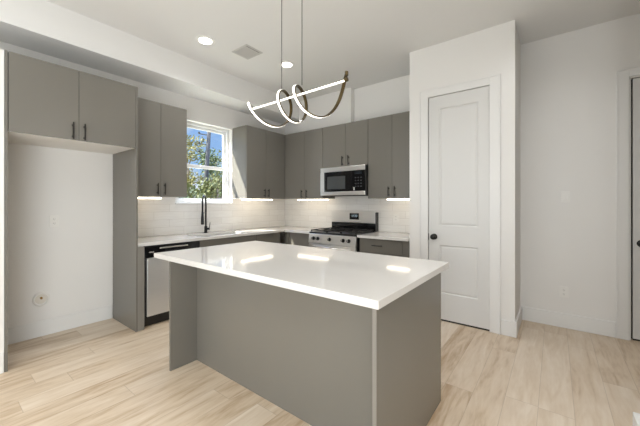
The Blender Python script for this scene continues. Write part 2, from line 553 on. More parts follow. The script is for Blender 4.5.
# ------------------------------------------------------------------ interior doors and casings
def panel_slab(bm, x0, x1, yf, t, z0, z1, panels):
    """door leaf: front face at y = yf, raised panels pressed into it"""
    xs = sorted({x0, x1, *[p[0] for p in panels], *[p[1] for p in panels]})
    zs = sorted({z0, z1, *[p[2] for p in panels], *[p[3] for p in panels]})
    box(bm, x0, x1, yf + 0.012, yf + t, z0, z1)
    fb = bmesh.new()
    vv = [[fb.verts.new((x, yf, z)) for z in zs] for x in xs]
    pf = []
    for i in range(len(xs) - 1):
        for j in range(len(zs) - 1):
            f = fb.faces.new([vv[i][j], vv[i + 1][j], vv[i + 1][j + 1], vv[i][j + 1]])
            cx, cz = (xs[i] + xs[i + 1]) / 2, (zs[j] + zs[j + 1]) / 2
            if any(p[0] < cx < p[1] and p[2] < cz < p[3] for p in panels):
                pf.append(f)
    bmesh.ops.recalc_face_normals(fb, faces=fb.faces)
    if fb.faces[:][0].normal.y > 0:
        bmesh.ops.reverse_faces(fb, faces=fb.faces)
    bmesh.ops.inset_individual(fb, faces=pf, thickness=0.014, depth=-0.009)
    bmesh.ops.inset_individual(fb, faces=pf, thickness=0.008, depth=0.0)
    bmesh.ops.inset_individual(fb, faces=pf, thickness=0.02, depth=0.005)
    e = [ed for ed in fb.edges if ed.is_boundary]
    r = bmesh.ops.extrude_edge_only(fb, edges=e)
    for v in r['geom']:
        if isinstance(v, bmesh.types.BMVert):
            v.co.y = yf + 0.012
    me = bpy.data.meshes.new('tmp')
    fb.to_mesh(me)
    fb.free()
    bm.from_mesh(me)
    bpy.data.meshes.remove(me)
    return bm

def round_knob(parent, x, y, z):
    k = link('knob', lathe(nb(), (x, y, z), (0, -1, 0), [(0.034, 0), (0.034, 0.006), (0.014, 0.01), (0.012, 0.028), (0.022, 0.034), (0.031, 0.045), (0.031, 0.056), (0.022, 0.066), (0.006, 0.07)]), M['black_metal'], parent, smooth=True)
    tag(k, 'black round door knob')
    return k

d1 = thing('door_1', 'white two-panel pantry door with a black knob', 'door', ((XD0 + XD1) / 2, YP, 0))
d1['kind'] = 'structure'
link('door_leaf', panel_slab(nb(), XD0, XD1, YP + 0.002, 0.036, 0.018, ZD,
     [(XD0 + 0.12, XD1 - 0.105, 1.08, 2.42), (XD0 + 0.12, XD1 - 0.105, 0.31, 0.86)]), M['door'], d1)
link('gap_shade_strip', box(nb(), XD0, XD1, YP + 0.006, YP + 0.03, 0.001, 0.0178), M['black'], d1)  # black strip standing in for the shade in the gap below the door
round_knob(d1, 2.984, YP + 0.001, 0.952)
tag(link('latch_plate', box(nb(), XD0 - 0.008, XD0 + 0.004, YP - 0.001, YP + 0.003, 0.91, 0.985), M['bronze'], d1), 'dark latch plate')
for zz in (0.30, 1.02, 1.65, 2.34):
    link('hinge', cyl(nb(), (XD1 + 0.006, YP - 0.004, zz - 0.045), (XD1 + 0.006, YP - 0.004, zz + 0.045), 0.006, seg=10), M['trim'], d1, smooth=True)

def casing(name, xa0, xa1, xb0, xb1, zt0, zt1, yf):
    bm = nb()
    box(bm, xa0, xa1, yf - 0.017, yf, 0, zt1)
    box(bm, xb0, xb1, yf - 0.017, yf, 0, zt1)
    box(bm, xa1, xb0, yf - 0.017, yf, zt0, zt1)
    box(bm, xa0 - 0.001, xa0 + 0.014, yf - 0.023, yf - 0.017, 0, zt1)
    box(bm, xb1 - 0.014, xb1 + 0.001, yf - 0.023, yf - 0.017, 0, zt1)
    box(bm, xa0 + .014, xb1 - .014, yf - 0.023, yf - 0.017, zt1 - 0.014, zt1 + 0.001)
    struct(name, bm, M['trim'], bevel=0.002)
casing('trim_1', 2.818, XD0 - 0.004, XD1 + 0.003, 3.646, ZD + 0.004, 2.654, YP)
casing('trim_2', 4.567, 4.660, 5.44, 5.535, 2.565, 2.645, 0.0)
d2 = thing('door_2', 'white hall door with a black knob at the right edge', 'door', (5.05, 0.03, 0))
d2['kind'] = 'structure'
link('door_leaf', panel_slab(nb(), XE + 0.016, 5.425, 0.020, 0.036, 0.016, 2.548, [(XE + 0.13, 5.31, 1.08, 2.42), (XE + 0.13, 5.31, 0.31, 0.86)]), M['door'], d2)
link('gap_shade_strip', box(nb(), XE + 0.016, 5.425, 0.024, 0.05, 0.001, 0.0158), M['black'], d2)  # same painted gap shade under the hall door
round_knob(d2, XE + 0.075, 0.019, 0.945)
struct('door_backing', box(nb(), XE + 0.001, 5.429, 0.06, 0.099, 0.001, 2.554), M['kick'])  # dark sheet filling the opening behind the hall door leaf

# ------------------------------------------------------------------ cupboards
def pull(parent, p, axis, out, length=0.135):
    """bar handle with two posts; p is the point on the door face at its middle"""
    p, axis, out = Vector(p), Vector(axis), Vector(out)
    bm = nb()
    c = p + out * 0.028
    cyl(bm, c - axis * length / 2, c + axis * length / 2, 0.0062, seg=12)
    for s in (-1, 1):
        q = p + axis * s * length * 0.33
        cyl(bm, q, q + out * 0.028, 0.005, seg=10)
        cyl(bm, q, q + out * 0.004, 0.009, seg=12)
    tag(link('handle', bm, M['bronze'], parent, smooth=False), 'dark bronze bar handle')

G = 0.0015
def wall_unit_left(name, label, y0, y1, z0, z1, split, handle_y, hz0, hz1, depth, group=None, x_back=0.001):
    """cupboard on the window wall, doors facing +X"""
    t = thing(name, label, 'cabinet', (depth / 2, (y0 + y1) / 2, z0), group)
    link('body', box(nb(), x_back, depth - 0.02, y0, y1, z0 + 0.004, z1), M['cab'], t)
    link('bottom_panel', box(nb(), x_back, depth - 0.021, y0 + 0.001, y1 - 0.001, z0, z0 + 0.0039), M['liner'], t)
    ys = [y0] + split + [y1]
    for k in range(len(ys) - 1):
        d = link('door', box(nb(), depth - 0.0195, depth, ys[k] + G, ys[k + 1] - G, z0, z1 - 0.001), M['cab'], t, bevel=0.0012)
        pull(d, (depth, handle_y[k], (hz0 + hz1) / 2), (0, 0, 1), (1, 0, 0), hz1 - hz0)
    return t

def wall_unit_back(name, label, x0, x1, z0, z1, split, handle_x, hz0, hz1, depth, group=None, body_x0=None):
    """cupboard on the range wall, doors facing -Y"""
    t = thing(name, label, 'cabinet', ((x0 + x1) / 2, -depth / 2, z0), group)
    bx = x0 if body_x0 is None else body_x0
    link('body', box(nb(), bx, x1, -depth + 0.02, -0.009, z0 + 0.004, z1), M['cab'], t)
    link('bottom_panel', box(nb(), bx + 0.001, x1 - 0.001, -depth + 0.021, -0.010, z0, z0 + 0.0039), M['liner'], t)
    xs = [x0] + split + [x1]
    for k in range(len(xs) - 1):
        d = link('door', box(nb(), xs[k] + G, xs[k + 1] - G, -depth, -depth + 0.0195, z0, z1 - 0.001), M['cab'], t, bevel=0.0012)
        pull(d, (handle_x[k], -depth, (hz0 + hz1) / 2), (0, 0, 1), (0, -1, 0), hz1 - hz0)
    return t

UG = 'wall cabinets around the kitchen'
wall_unit_left('wall_cabinet', 'wide taupe two-door cabinet over the empty fridge recess', YF + 0.019, YT - 0.001, 1.905, 2.543, [-3.338], [-3.383, -3.298], 1.908, 2.06, DT, UG)
# fridge recess panels
tag(link('end_panel', box(nb(), 0.016, DT, YT, YT + 0.019, 0, 2.543), M['cab'], base=(DT / 2, YT, 0), bevel=0.001),
    'tall taupe end panel between the fridge recess and the dishwasher', 'panel')
tag(link('end_panel', box(nb(), 0.016, DT, YF - 0.003, YF + 0.016, 0, 2.543), M['cab'], base=(DT / 2, YF, 0), bevel=0.001),
    'tall thin taupe panel at the far left edge of the fridge recess', 'panel')
wall_unit_left('wall_cabinet', 'tall taupe two-door wall cabinet left of the sink window', YT + 0.020, -2.145, ZUB, ZUT, [-2.471], [-2.513, -2.429], 1.44, 1.575, DU, UG, 0.009)
wall_unit_left('wall_cabinet', 'taupe wall cabinet right of the sink window with a pale side', -1.194, -DU - 0.004, ZUB, ZUT, [-0.794], [-0.838, -0.75], 1.44, 1.572, DU, UG, 0.009)
wall_unit_back('wall_cabinet', 'taupe two-door wall cabinet in the corner left of the microwave', DU + 0.004, 1.1735, ZUB, ZUT, [0.797], [0.746, 0.852], 1.428, 1.56, DU, UG, 0.012)
wall_unit_back('wall_cabinet', 'short taupe two-door cabinet directly above the microwave', 1.1755, 1.982, 1.888, ZUT, [1.607], [1.555, 1.662], 1.905, 2.046, DU, UG)
wall_unit_back('wall_cabinet', 'taupe two-door wall cabinet between the microwave and pantry door wall', 1.985, XP - 0.002, ZUB - 0.008, ZUT, [2.348], [2.302, 2.39], 1.429, 1.563, DU, UG)

def led_bar(label, x0, x1, y0, y1, z):
    t = thing('under_cabinet_light', label, 'light', ((x0 + x1) / 2, (y0 + y1) / 2, z - 0.022), 'lights under the wall cabinets')
    link('housing', box(nb(), x0, x1, y0, y1, z - 0.008, z - 0.0005), M['plate'], t)
    link('diffuser', box(nb(), x0 + 0.002, x1 - 0.002, y0 + 0.002, y1 - 0.002, z - 0.024, z - 0.0082), M['led_bar'], t)
led_bar('lit white light bar under the cabinet left of the window', 0.18, 0.215, -2.80, -2.40, ZUB)
led_bar('lit white light bar under the cabinet right of the window', 0.18, 0.215, -1.16, -0.52, ZUB)
led_bar('lit white light bar under the corner cabinet left of the microwave', 0.52, 1.17, -0.215, -0.18, ZUB)
led_bar('lit white light bar under the cabinet right of the microwave', 2.205, 2.655, -0.215, -0.18, ZUB - 0.008)

# base run
ZB = ZCT - TCT - 0.001
XB = 0.603      # base front (window wall)
def base_left(name, label, y0, y1, fronts, group='base cabinets under the worktops'):
    t = thing(name, label, 'cabinet', (0.3, (y0 + y1) / 2, 0), group)
    if name == 'sink_cabinet':
        link('body', box(nb(), 0.01, XB - 0.02, y0, y1, 0.10, 0.66), M['cab'], t)
    else:
        link('body', box(nb(), 0.01, XB - 0.02, y0, y1, 0.10, ZB), M['cab'], t)
    link('toe_kick', box(nb(), 0.01, XB - 0.08, y0, y1, 0, 0.099), M['kick'], t)
    for nm, a, b_, z0, z1, hd in fronts:
        d = link(nm, box(nb(), XB - 0.0195, XB, a + G, b_ - G, z0, z1), M['cab'], t, bevel=0.0012)
        if hd == 'h':
            pull(d, (XB, (a + b_) / 2, z1 - 0.05), (0, 1, 0), (1, 0, 0))
        elif hd:
            pull(d, (XB, hd, z1 - 0.10), (0, 0, 1), (1, 0, 0))
    return t
base_left('sink_cabinet', 'taupe sink base cabinet under the black faucet', -2.127, -1.215,
          [('false_front', -2.127, -1.215, 0.72, ZB - 0.004, None), ('door', -2.127, -1.671, 0.11, 0.715, -1.71), ('door', -1.671, -1.215, 0.11, 0.715, -1.63)])
base_left('base_cabinet', 'taupe base cabinet in the run between the sink and corner', -1.213, -0.72,
          [('drawer_front', -1.213, -0.72, 0.72, ZB - 0.004, None), ('door', -1.213, -0.72, 0.11, 0.715, -1.17)])
def base_back(name, label, x0, x1, fronts, yb=0.615, group='base cabinets under the worktops'):
    t = thing(name, label, 'cabinet', ((x0 + x1) / 2, -0.3, 0), group)
    link('body', box(nb(), x0, x1, -yb + 0.02, -0.01, 0.10, ZB), M['cab'], t)
    link('toe_kick', box(nb(), x0, x1, -yb + 0.08, -0.01, 0, 0.099), M['kick'], t)
    for nm, a, b_, z0, z1, hd in fronts:
        d = link(nm, box(nb(), a + G, b_ - G, -yb, -yb + 0.0195, z0, z1), M['cab'], t, bevel=0.0012)
        if hd == 'h':
            pull(d, ((a + b_) / 2 - 0.03, -yb, (z0 + z1) / 2 + 0.005), (1, 0, 0), (0, -1, 0), 0.15)
        elif hd:
            pull(d, (hd, -yb, z1 - 0.10), (0, 0, 1), (0, -1, 0))
    return t
base_back('base_cabinet', 'taupe corner base cabinet left of the range', 0.62, 1.157,
          [('corner_filler', 0.62, 0.70, 0.11, ZB - 0.004, None), ('door', 0.70, 1.157, 0.11, ZB - 0.004, None)])
base_back('base_cabinet', 'taupe drawer base cabinet between the range and pantry door wall', 1.988, XP - 0.002,
          [('drawer', 2.0, 2.60, 0.695, ZB - 0.006, 'h'), ('door', 2.0, 2.60, 0.11, 0.69, 2.05), ('filler', 2.60, XP - 0.002, 0.11, ZB - 0.006, None)])
tag(link('filler_panel', box(nb(), 0.02, DT - 0.001, YT + 0.020, -2.779, 0, ZB), M['cab_edge'], base=(0.62, -2.81, 0), bevel=0.001),
    'narrow taupe filler strip left of the dishwasher', 'panel')

# ------------------------------------------------------------------ worktops, sink, faucet
XW, YW = 0.6251, -0.658
SX0, SX1, SY0, SY1 = 0.17, 0.53, -2.06, -1.32
wt = link('worktop', cells(nb(), [0.0005, SX0, SX1, XW, 1.158], [YT + 0.0195, SY0, SY1, YW, -0.0005],
          lambda i, j: (j == 3 or i < 3) and not (i == 1 and j == 1), ZCT - TCT, ZCT, 'uvw'), M['quartz'], base=(0.3, -1.7, ZCT - TCT), bevel=0.002)
tag(wt, 'L-shaped white quartz worktop holding the sink', 'countertop')
tag(link('worktop', box(nb(), 1.986, XP - 0.001, YW, -0.0005, ZCT - TCT, ZCT), M['quartz'], base=(2.33, -0.33, ZCT - TCT), bevel=0.002),
    'short white quartz worktop right of the range', 'countertop')
bm = nb()
w_ = 0.004
zt, zb2 = ZCT - TCT - 0.0008, 0.675
cells(bm, [SX0 - 0.02, SX0, SX1, SX1 + 0.02], [SY0 - 0.02, SY0, SY1, SY1 + 0.02], lambda i, j: not (i == 1 and j == 1), zt - 0.004, zt, 'uvw')
box(bm, SX0 - w_, SX0, SY0, SY1, zb2, zt - 0.004)
box(bm, SX1, SX1 + w_, SY0, SY1, zb2, zt - 0.004)
box(bm, SX0, SX1, SY0 - w_, SY0, zb2, zt - 0.004)
box(bm, SX0, SX1, SY1, SY1 + w_, zb2, zt - 0.004)
box(bm, SX0, SX1, SY0, SY1, zb2 - w_, zb2)
snk = thing('kitchen_sink', 'stainless undermount sink set in the white worktop below the window', 'sink', (0.35, -1.69, zb2))
link('basin', bm, M['steel_soft'], snk)
link('drain', lathe(nb(), (0.33, -1.69, zb2), (0, 0, 1), [(0.045, 0), (0.045, 0.004), (0.03, 0.004), (0.028, 0.001)]), M['steel'], snk, smooth=True)

FX, FY = 0.105, -1.725
fa = thing('kitchen_faucet', 'black pull-down faucet standing before the window', 'faucet', (FX, FY, ZCT))
link('base_flange', lathe(nb(), (FX, FY, ZCT), (0, 0, 1), [(0.028, 0), (0.028, 0.006), (0.021, 0.012), (0.021, 0.09), (0.016, 0.10)]), M['black_metal'], fa, smooth=True)
dv = Vector((0.66, -0.75, 0)).normalized()
pts = [Vector((FX, FY, ZCT + 0.09)), Vector((FX, FY, ZCT + 0.30))]
rad = 0.075
top = ZCT + 0.46
pts.append(Vector((FX, FY, top)))
for k in range(1, 13):
    a = math.pi * k / 12
    pts.append(Vector((FX, FY, top)) + dv * (rad - rad * math.cos(a)) + Vector((0, 0, rad * math.sin(a))))
end = pts[-1]
pts.append(end - Vector((0, 0, 0.16)))
link('spout', tube(nb(), pts, 0.0115, 12), M['black_metal'], fa, smooth=True)
link('spray_head', lathe(nb(), end - Vector((0, 0, 0.33)), (0, 0, 1), [(0.017, 0), (0.021, 0.01), (0.019, 0.10), (0.013, 0.17), (0.0125, 0.18)]), M['black_metal'], fa, smooth=True)
link('docking_arm', tube(nb(), [Vector((FX, FY, ZCT + 0.29)), Vector((FX, FY, ZCT + 0.29)) + dv * 0.15], 0.006, 8), M['black_metal'], fa, smooth=True)
bm = nb()
cyl(bm, (FX, FY, ZCT + 0.06), (FX + 0.03, FY + 0.045, ZCT + 0.06), 0.015, seg=14)
cyl(bm, (FX + 0.026, FY + 0.04, ZCT + 0.06), (FX + 0.03, FY + 0.05, ZCT + 0.15), 0.006, 0.004, seg=10)
link('lever', bm, M['black_metal'], fa)

# ------------------------------------------------------------------ dishwasher
DY0, DY1 = -2.775, -2.131
dw = thing('dishwasher', 'stainless dishwasher with a black control strip under the worktop', 'dishwasher', (0.3, (DY0 + DY1) / 2, 0))
link('tub', box(nb(), 0.03, 0.60, DY0, DY1, 0.10, ZB - 0.002), M['black'], dw)
link('door_panel', box(nb(), 0.601, 0.628, DY0 + 0.035, DY1 - 0.006, 0.115, 0.742), M['steel_soft'], dw, bevel=0.003)
cp = link('control_panel', box(nb(), 0.601, 0.634, DY0 + 0.002, DY1 - 0.004, 0.748, ZB - 0.008), M['black_glass'], dw, bevel=0.004)
link('handle_pocket', box(nb(), 0.6341, 0.645, DY0 + 0.16, DY1 - 0.16, 0.835, 0.85), M['steel'], cp, bevel=0.003)
link('indicator', box(nb(), 0.6341, 0.6345, DY0 + 0.05, DY0 + 0.10, 0.80, 0.812), M['slot_grey'], cp)
link('toe_kick', box(nb(), 0.03, 0.575, DY0, DY1, 0, 0.099), M['black'], dw)

# ------------------------------------------------------------------ gas range
RX0, RX1 = 1.160, 1.978
rg = thing('gas_range', 'stainless gas range with black knobs between the taupe base cabinets', 'range', ((RX0 + RX1) / 2, -0.34, 0))
link('body', box(nb(), RX0, RX1, -0.64, -0.012, 0.03, 0.885), M['black'], rg)
link('bottom_drawer', box(nb(), RX0 + 0.004, RX1 - 0.004, -0.668, -0.641, 0.06, 0.20), M['steel'], rg, bevel=0.004)
od = link('oven_door', cells(nb(), [RX0 + 0.004, RX0 + 0.11, RX1 - 0.11, RX1 - 0.004], [0.21, 0.33, 0.60, 0.745], lambda i, j: not (i == 1 and j == 1), -0.672, -0.641, 'uwv'), M['steel'], rg, bevel=0.003)
link('door_glass', box(nb(), RX0 + 0.109, RX1 - 0.109, -0.668, -0.642, 0.329, 0.601), M['black_glass'], od)
bm = nb()
cyl(bm, (RX0 + 0.05, -0.725, 0.706), (RX1 - 0.05, -0.725, 0.706), 0.0135, seg=16)
for x in (RX0 + 0.09, RX1 - 0.09):
    cyl(bm, (x, -0.672, 0.706), (x, -0.725, 0.706), 0.009, seg=10)
link('door_handle', bm, M['steel'], od, smooth=True)
bm = nb()
prof = [(-0.685, 0.752), (-0.641, 0.752), (-0.641, 0.888), (-0.668, 0.888)]
va = [bm.verts.new((RX0, y, z)) for y, z in prof]
vb = [bm.verts.new((RX1, y, z)) for y, z in prof]
bm.faces.new(va)
bm.faces.new(vb[::-1])
for k in range(4):
    bm.faces.new([va[k], vb[k], vb[(k + 1) % 4], va[(k + 1) % 4]])
cpn = link('control_panel', bm, M['steel'], rg, bevel=0.003)
for x in (1.255, 1.335, 1.545, 1.775, 1.868):
    k = link('knob', lathe(nb(), (x, -0.6775, 0.822), (0, -1, 0.12), [(0.027, 0), (0.027, 0.006), (0.022, 0.008), (0.019, 0.034), (0.012, 0.037)]), M['black_metal'], cpn, smooth=True)
    link('pointer', box(nb(), x - 0.003, x + 0.003, -0.7185, -0.714, 0.814, 0.846), M['steel'], k)
link('cooktop', box(nb(), RX0, RX1, -0.668, -0.10, 0.886, 0.915), M['black'], rg, bevel=0.006)
for bx_, by_, br_ in ((1.38, -0.50, 0.05), (1.38, -0.23, 0.04), (1.60, -0.37, 0.045), (1.82, -0.50, 0.055), (1.82, -0.23, 0.038)):
    link('burner', lathe(nb(), (bx_, by_, 0.9152), (0, 0, 1), [(br_ + 0.012, 0), (br_ + 0.012, 0.006), (br_ - 0.01, 0.008), (br_ - 0.01, 0.016), (br_ - 0.014, 0.018)]), M['iron'], rg, smooth=True)
for gx0, gx1 in ((RX0 + 0.02, 1.475), (1.480, 1.718), (1.723, RX1 - 0.02)):
    bm = nb()
    za, zb_ = 0.9155, 0.945
    for y in (-0.645, -0.38, -0.125):
        box(bm, gx0, gx1, y - 0.006, y + 0.006, zb_ - 0.013, zb_)
    for x in (gx0, gx1 - 0.012, (gx0 + gx1) / 2 - 0.006):
        box(bm, x, x + 0.012, -0.65, -0.12, zb_ - 0.0135, zb_ - 0.0005)
    for x in (gx0, gx1 - 0.012):
        for y in (-0.645, -0.125):
            box(bm, x, x + 0.012, y - 0.006, y + 0.006, za, zb_ - 0.013)
    link('grate', bm, M['iron'], rg)
bgd = link('backguard', box(nb(), RX0 + 0.002, RX1 - 0.014, -0.095, -0.012, 1.035, 1.215), M['steel'], rg, bevel=0.006)
link('backguard_base', box(nb(), RX0 + 0.004, RX1 - 0.016, -0.085, -0.012, 0.916, 1.034), M['black_glass'], rg)
link('side_trim', box(nb(), RX1 - 0.0135, RX1 - 0.001, -0.097, -0.012, 0.916, 1.20), M['black'], rg)
dsp = link('display', box(nb(), 1.515, 1.685, -0.0965, -0.0945, 1.085, 1.185), M['black_glass'], bgd)
def digit(bm, ch, x, y, z, w, h):
    s = {'1': 'bc', '2': 'abged', '0': 'abcdef', '4': 'fgbc', '5': 'afgcd', '8': 'abcdefg'}[ch]
    t = w * 0.22
    seg = {'a': (0, w, h - t, h), 'g': (0, w, h / 2 - t / 2, h / 2 + t / 2), 'd': (0, w, 0, t),
           'f': (0, t, h / 2, h), 'e': (0, t, 0, h / 2), 'b': (w - t, w, h / 2, h), 'c': (w - t, w, 0, h / 2)}
    for q in s:
        a = seg[q]
        box(bm, x + a[0], x + a[1], y - 0.0006, y, z + a[2], z + a[3])
bm = nb()
for i, ch in enumerate('1200'):
    digit(bm, ch, 1.545 + i * 0.028 + (0.008 if i > 1 else 0), -0.0966, 1.128, 0.017, 0.032)
link('clock_digits', bm, M['display'], dsp)

# ------------------------------------------------------------------ microwave
MX0, MX1, MZ0, MZ1, MY = 1.176, 1.981, 1.452, 1.8835, -0.41
mw = thing('microwave', 'stainless over-the-range microwave with a black glass front', 'microwave', ((MX0 + MX1) / 2, -0.2, MZ0))
link('case', box(nb(), MX0, MX1, -0.352, -0.012, MZ0 + 0.012, MZ1), M['black'], mw)
link('vent_base', box(nb(), MX0 + 0.02, MX1 - 0.02, -0.37, -0.03, MZ0, MZ0 + 0.0115), M['kick'], mw)
link('top_band', box(nb(), MX0, MX1 - 0.012, MY, -0.3525, 1.815, MZ1), M['steel'], mw, bevel=0.004)
link('bottom_band', box(nb(), MX0, MX1 - 0.012, MY, -0.3525, MZ0 + 0.008, MZ0 + 0.062), M['steel'], mw, bevel=0.004)
md = link('door', box(nb(), MX0, MX0 + 0.565, MY + 0.002, -0.3525, MZ0 + 0.063, 1.814), M['black_glass'], mw, bevel=0.003)
link('door_edge', box(nb(), MX0, MX0 + 0.075, MY - 0.002, MY + 0.0015, MZ0 + 0.063, 1.814), M['steel'], md, bevel=0.001)
link('door_window', box(nb(), MX0 + 0.13, MX0 + 0.46, MY - 0.0005, MY + 0.0015, MZ0 + 0.10, 1.745), M['smoked'], md)
kp = link('control_panel', box(nb(), MX0 + 0.566, MX1 - 0.013, MY + 0.002, -0.3525, MZ0 + 0.063, 1.814), M['black_glass'], mw, bevel=0.003)
link('side_edge', box(nb(), MX1 - 0.0115, MX1, MY + 0.001, -0.3525, MZ0 + 0.008, MZ1), M['black'], mw)
bm = nb()
kpm = mat('keypad_print', srgb(58, 58, 60), 0.3)
for r_ in range(4):
    for c_ in range(3):
        x, z = MX0 + 0.625 + c_ * 0.045, 1.70 - r_ * 0.042
        link('key', box(nb(), x, x + 0.024, MY + 0.0008, MY + 0.0016, z, z + 0.016), kpm, kp)
link('clock_window', box(nb(), MX0 + 0.625, MX0 + 0.74, MY + 0.0008, MY + 0.0016, 1.76, 1.795), mat('clock_glass', srgb(40, 44, 48), 0.1), kp)
link('open_button', box(nb(), MX0 + 0.60, MX0 + 0.622, MY - 0.004, MY + 0.0016, MZ0 + 0.075, MZ0 + 0.12), M['steel'], kp, bevel=0.002)

# ------------------------------------------------------------------ island
IX0, IX1, IY0, IY1 = 1.398, 3.490, -3.012, -1.908
BX0, BX1 = 1.656, 3.479
tag(link('island_countertop', box(nb(), IX0, IX1, IY0, IY1, 0.8725, ZCT), M['quartz'], base=((IX0 + IX1) / 2, (IY0 + IY1) / 2, 0.8725), bevel=0.003),
    'large white quartz island countertop in the middle of the room', 'countertop')
isl = thing('kitchen_island', 'taupe kitchen island base with two end panels and a knee space', 'kitchen island', ((BX0 + BX1) / 2, -2.5, 0))
link('end_panel', box(nb(), BX0, BX0 + 0.018, -3.008, -2.071, 0, 0.872), M['cab'], isl, bevel=0.001)
ep = link('end_panel', box(nb(), BX1 - 0.019, BX1, -3.008, -2.071, 0, 0.872), M['cab'], isl, bevel=0.001)
link('edge_band', box(nb(), BX1 - 0.019, BX1, -3.0095, -3.0081, 0, 0.872), M['cab_edge'], ep)
link('back_panel', box(nb(), BX0 + 0.0185, BX1 - 0.0195, -2.782, -2.764, 0, 0.872), M['cab'], isl)
link('body', box(nb(), BX0 + 0.0185, BX1 - 0.0195, -2.7635, -2.10, 0.10, 0.872), M['cab'], isl)
link('toe_kick', box(nb(), BX0 + 0.0185, BX1 - 0.0195, -2.7635, -2.15, 0, 0.0995), M['kick'], isl)
nd = 4
wd = (BX1 - BX0 - 0.04) / nd
for k in range(nd):
    a = BX0 + 0.02 + k * wd
    d = link('door', box(nb(), a + G, a + wd - G, -2.0995, -2.08, 0.11, 0.866), M['cab'], isl, bevel=0.0012)
    hx = a + wd - 0.045 if k % 2 == 0 else a + 0.045
    pull(d, (hx, -2.08, 0.77), (0, 0, 1), (0, 1, 0))

# ------------------------------------------------------------------ pendant
pd = thing('spiral_pendant_light', 'brass spiral pendant with glowing strips hanging above the island', 'pendant light', (2.48, -2.45, ZC))
def hel(th):
    t = (th - R(540)) / 8
    x = 2.4765 + 0.1634 * t + 0.0031 * t * t + 0.1967 * t ** 3 - 0.0174 * math.cos(th) + 0.0043 * math.sin(th)
    return Vector((x, -2.45 - 0.1274 * math.sin(th), 2.0916 + 0.133 * math.cos(th)))
def ribbon(bm, r_in, r_out, w, th0, th1, n=150):
    prev = None
    for k in range(n + 1):
        th = th0 + (th1 - th0) * k / n
        p = hel(th)
        rdl = Vector((0, -math.sin(th), math.cos(th)))
        tg = (hel(th + 0.01) - hel(th - 0.01)).normalized()
        rdl = (rdl - tg * rdl.dot(tg)).normalized()
        bn = tg.cross(rdl)
        ring = [bm.verts.new(p + rdl * a + bn * b_) for a, b_ in ((r_in, -w), (r_out, -w), (r_out, w), (r_in, w))]
        if prev:
            for i in range(4):
                bm.faces.new([prev[i], prev[(i + 1) % 4], ring[(i + 1) % 4], ring[i]])
        else:
            bm.faces.new(ring)
        prev = ring
    bm.faces.new(prev[::-1])
    return bm
T0, T1 = R(54), R(1068)
sp_ = link('spiral', ribbon(nb(), -0.006, 0.003, 0.012, T0, T1), M['gold'], pd)
tag(link('spiral_light_strip', ribbon(nb(), 0.0032, 0.0048, 0.0085, T0 + 0.02, T1 - 0.12), M['led_strip'], sp_), 'glowing white strip on the outside of the spiral')
A, B = hel(R(92)), hel(R(1052))
A = Vector((1.998, -2.47, 2.148))
B = Vector((2.962, -2.45, 2.170))
bm = nb()
tube(bm, [A, B], 0.0085, 8)
br = link('crossbar', bm, M['gold'], pd)
dn = (B - A).normalized()
off = Vector((0.004, -0.005, -0.006))
tag(link('bar_light_strip', tube(nb(), [A + off, B + off - dn * 0.01], 0.0068, 8), M['led_strip'], br), 'glowing white strip along the straight bar')
link('end_cap', cyl(nb(), B - dn * 0.006, B + dn * 0.014, 0.014, seg=14), M['gold'], br)
link('end_cap', cyl(nb(), hel(T1) - Vector((0, 0, 0.012)), hel(T1) + Vector((0, 0, 0.016)), 0.012, seg=12), M['gold'], sp_)
for xc_, th_ in ((2.354, 388), (2.569, 740)):
    p = hel(R(th_))
    link('cord', tube(nb(), [(xc_, -2.45, ZC), (xc_, -2.45, 2.228)], 0.0032, 8), M['cord'], pd)
link('canopy', lathe(nb(), (2.4615, -2.45, ZC), (0, 0, -1), [(0.16, 0.0), (0.16, 0.02), (0.15, 0.028)]), M['gold'], pd, smooth=False)

# ------------------------------------------------------------------ ceiling fittings
def can_light(label, x, y, energy):
    t = thing('recessed_light', label, 'ceiling light', (x, y, ZC), 'recessed ceiling lights')
    link('trim_ring', lathe(nb(), (x, y, ZC), (0, 0, -1), [(0.106, 0.0), (0.104, 0.006), (0.074, 0.008)], 36), M['plate'], t)
    link('diffuser', lathe(nb(), (x, y, ZC - 0.0082), (0, 0, -1), [(0.071, 0.0), (0.069, 0.003)], 36), M['can_led'], t)
    light('recessed_lamp', 'SPOT', (x, y, ZC - 0.02), energy, (0.97, 0.98, 1.0), (0, 0, -1), spot_size=R(140), spot_blend=0.8, shadow_soft_size=0.08)
can_light('round recessed ceiling light nearer the fridge recess, left of the square vent', 0.985, -2.276, 60)
can_light('round recessed ceiling light right of the square vent, toward the range', 1.300, -1.294, 60)

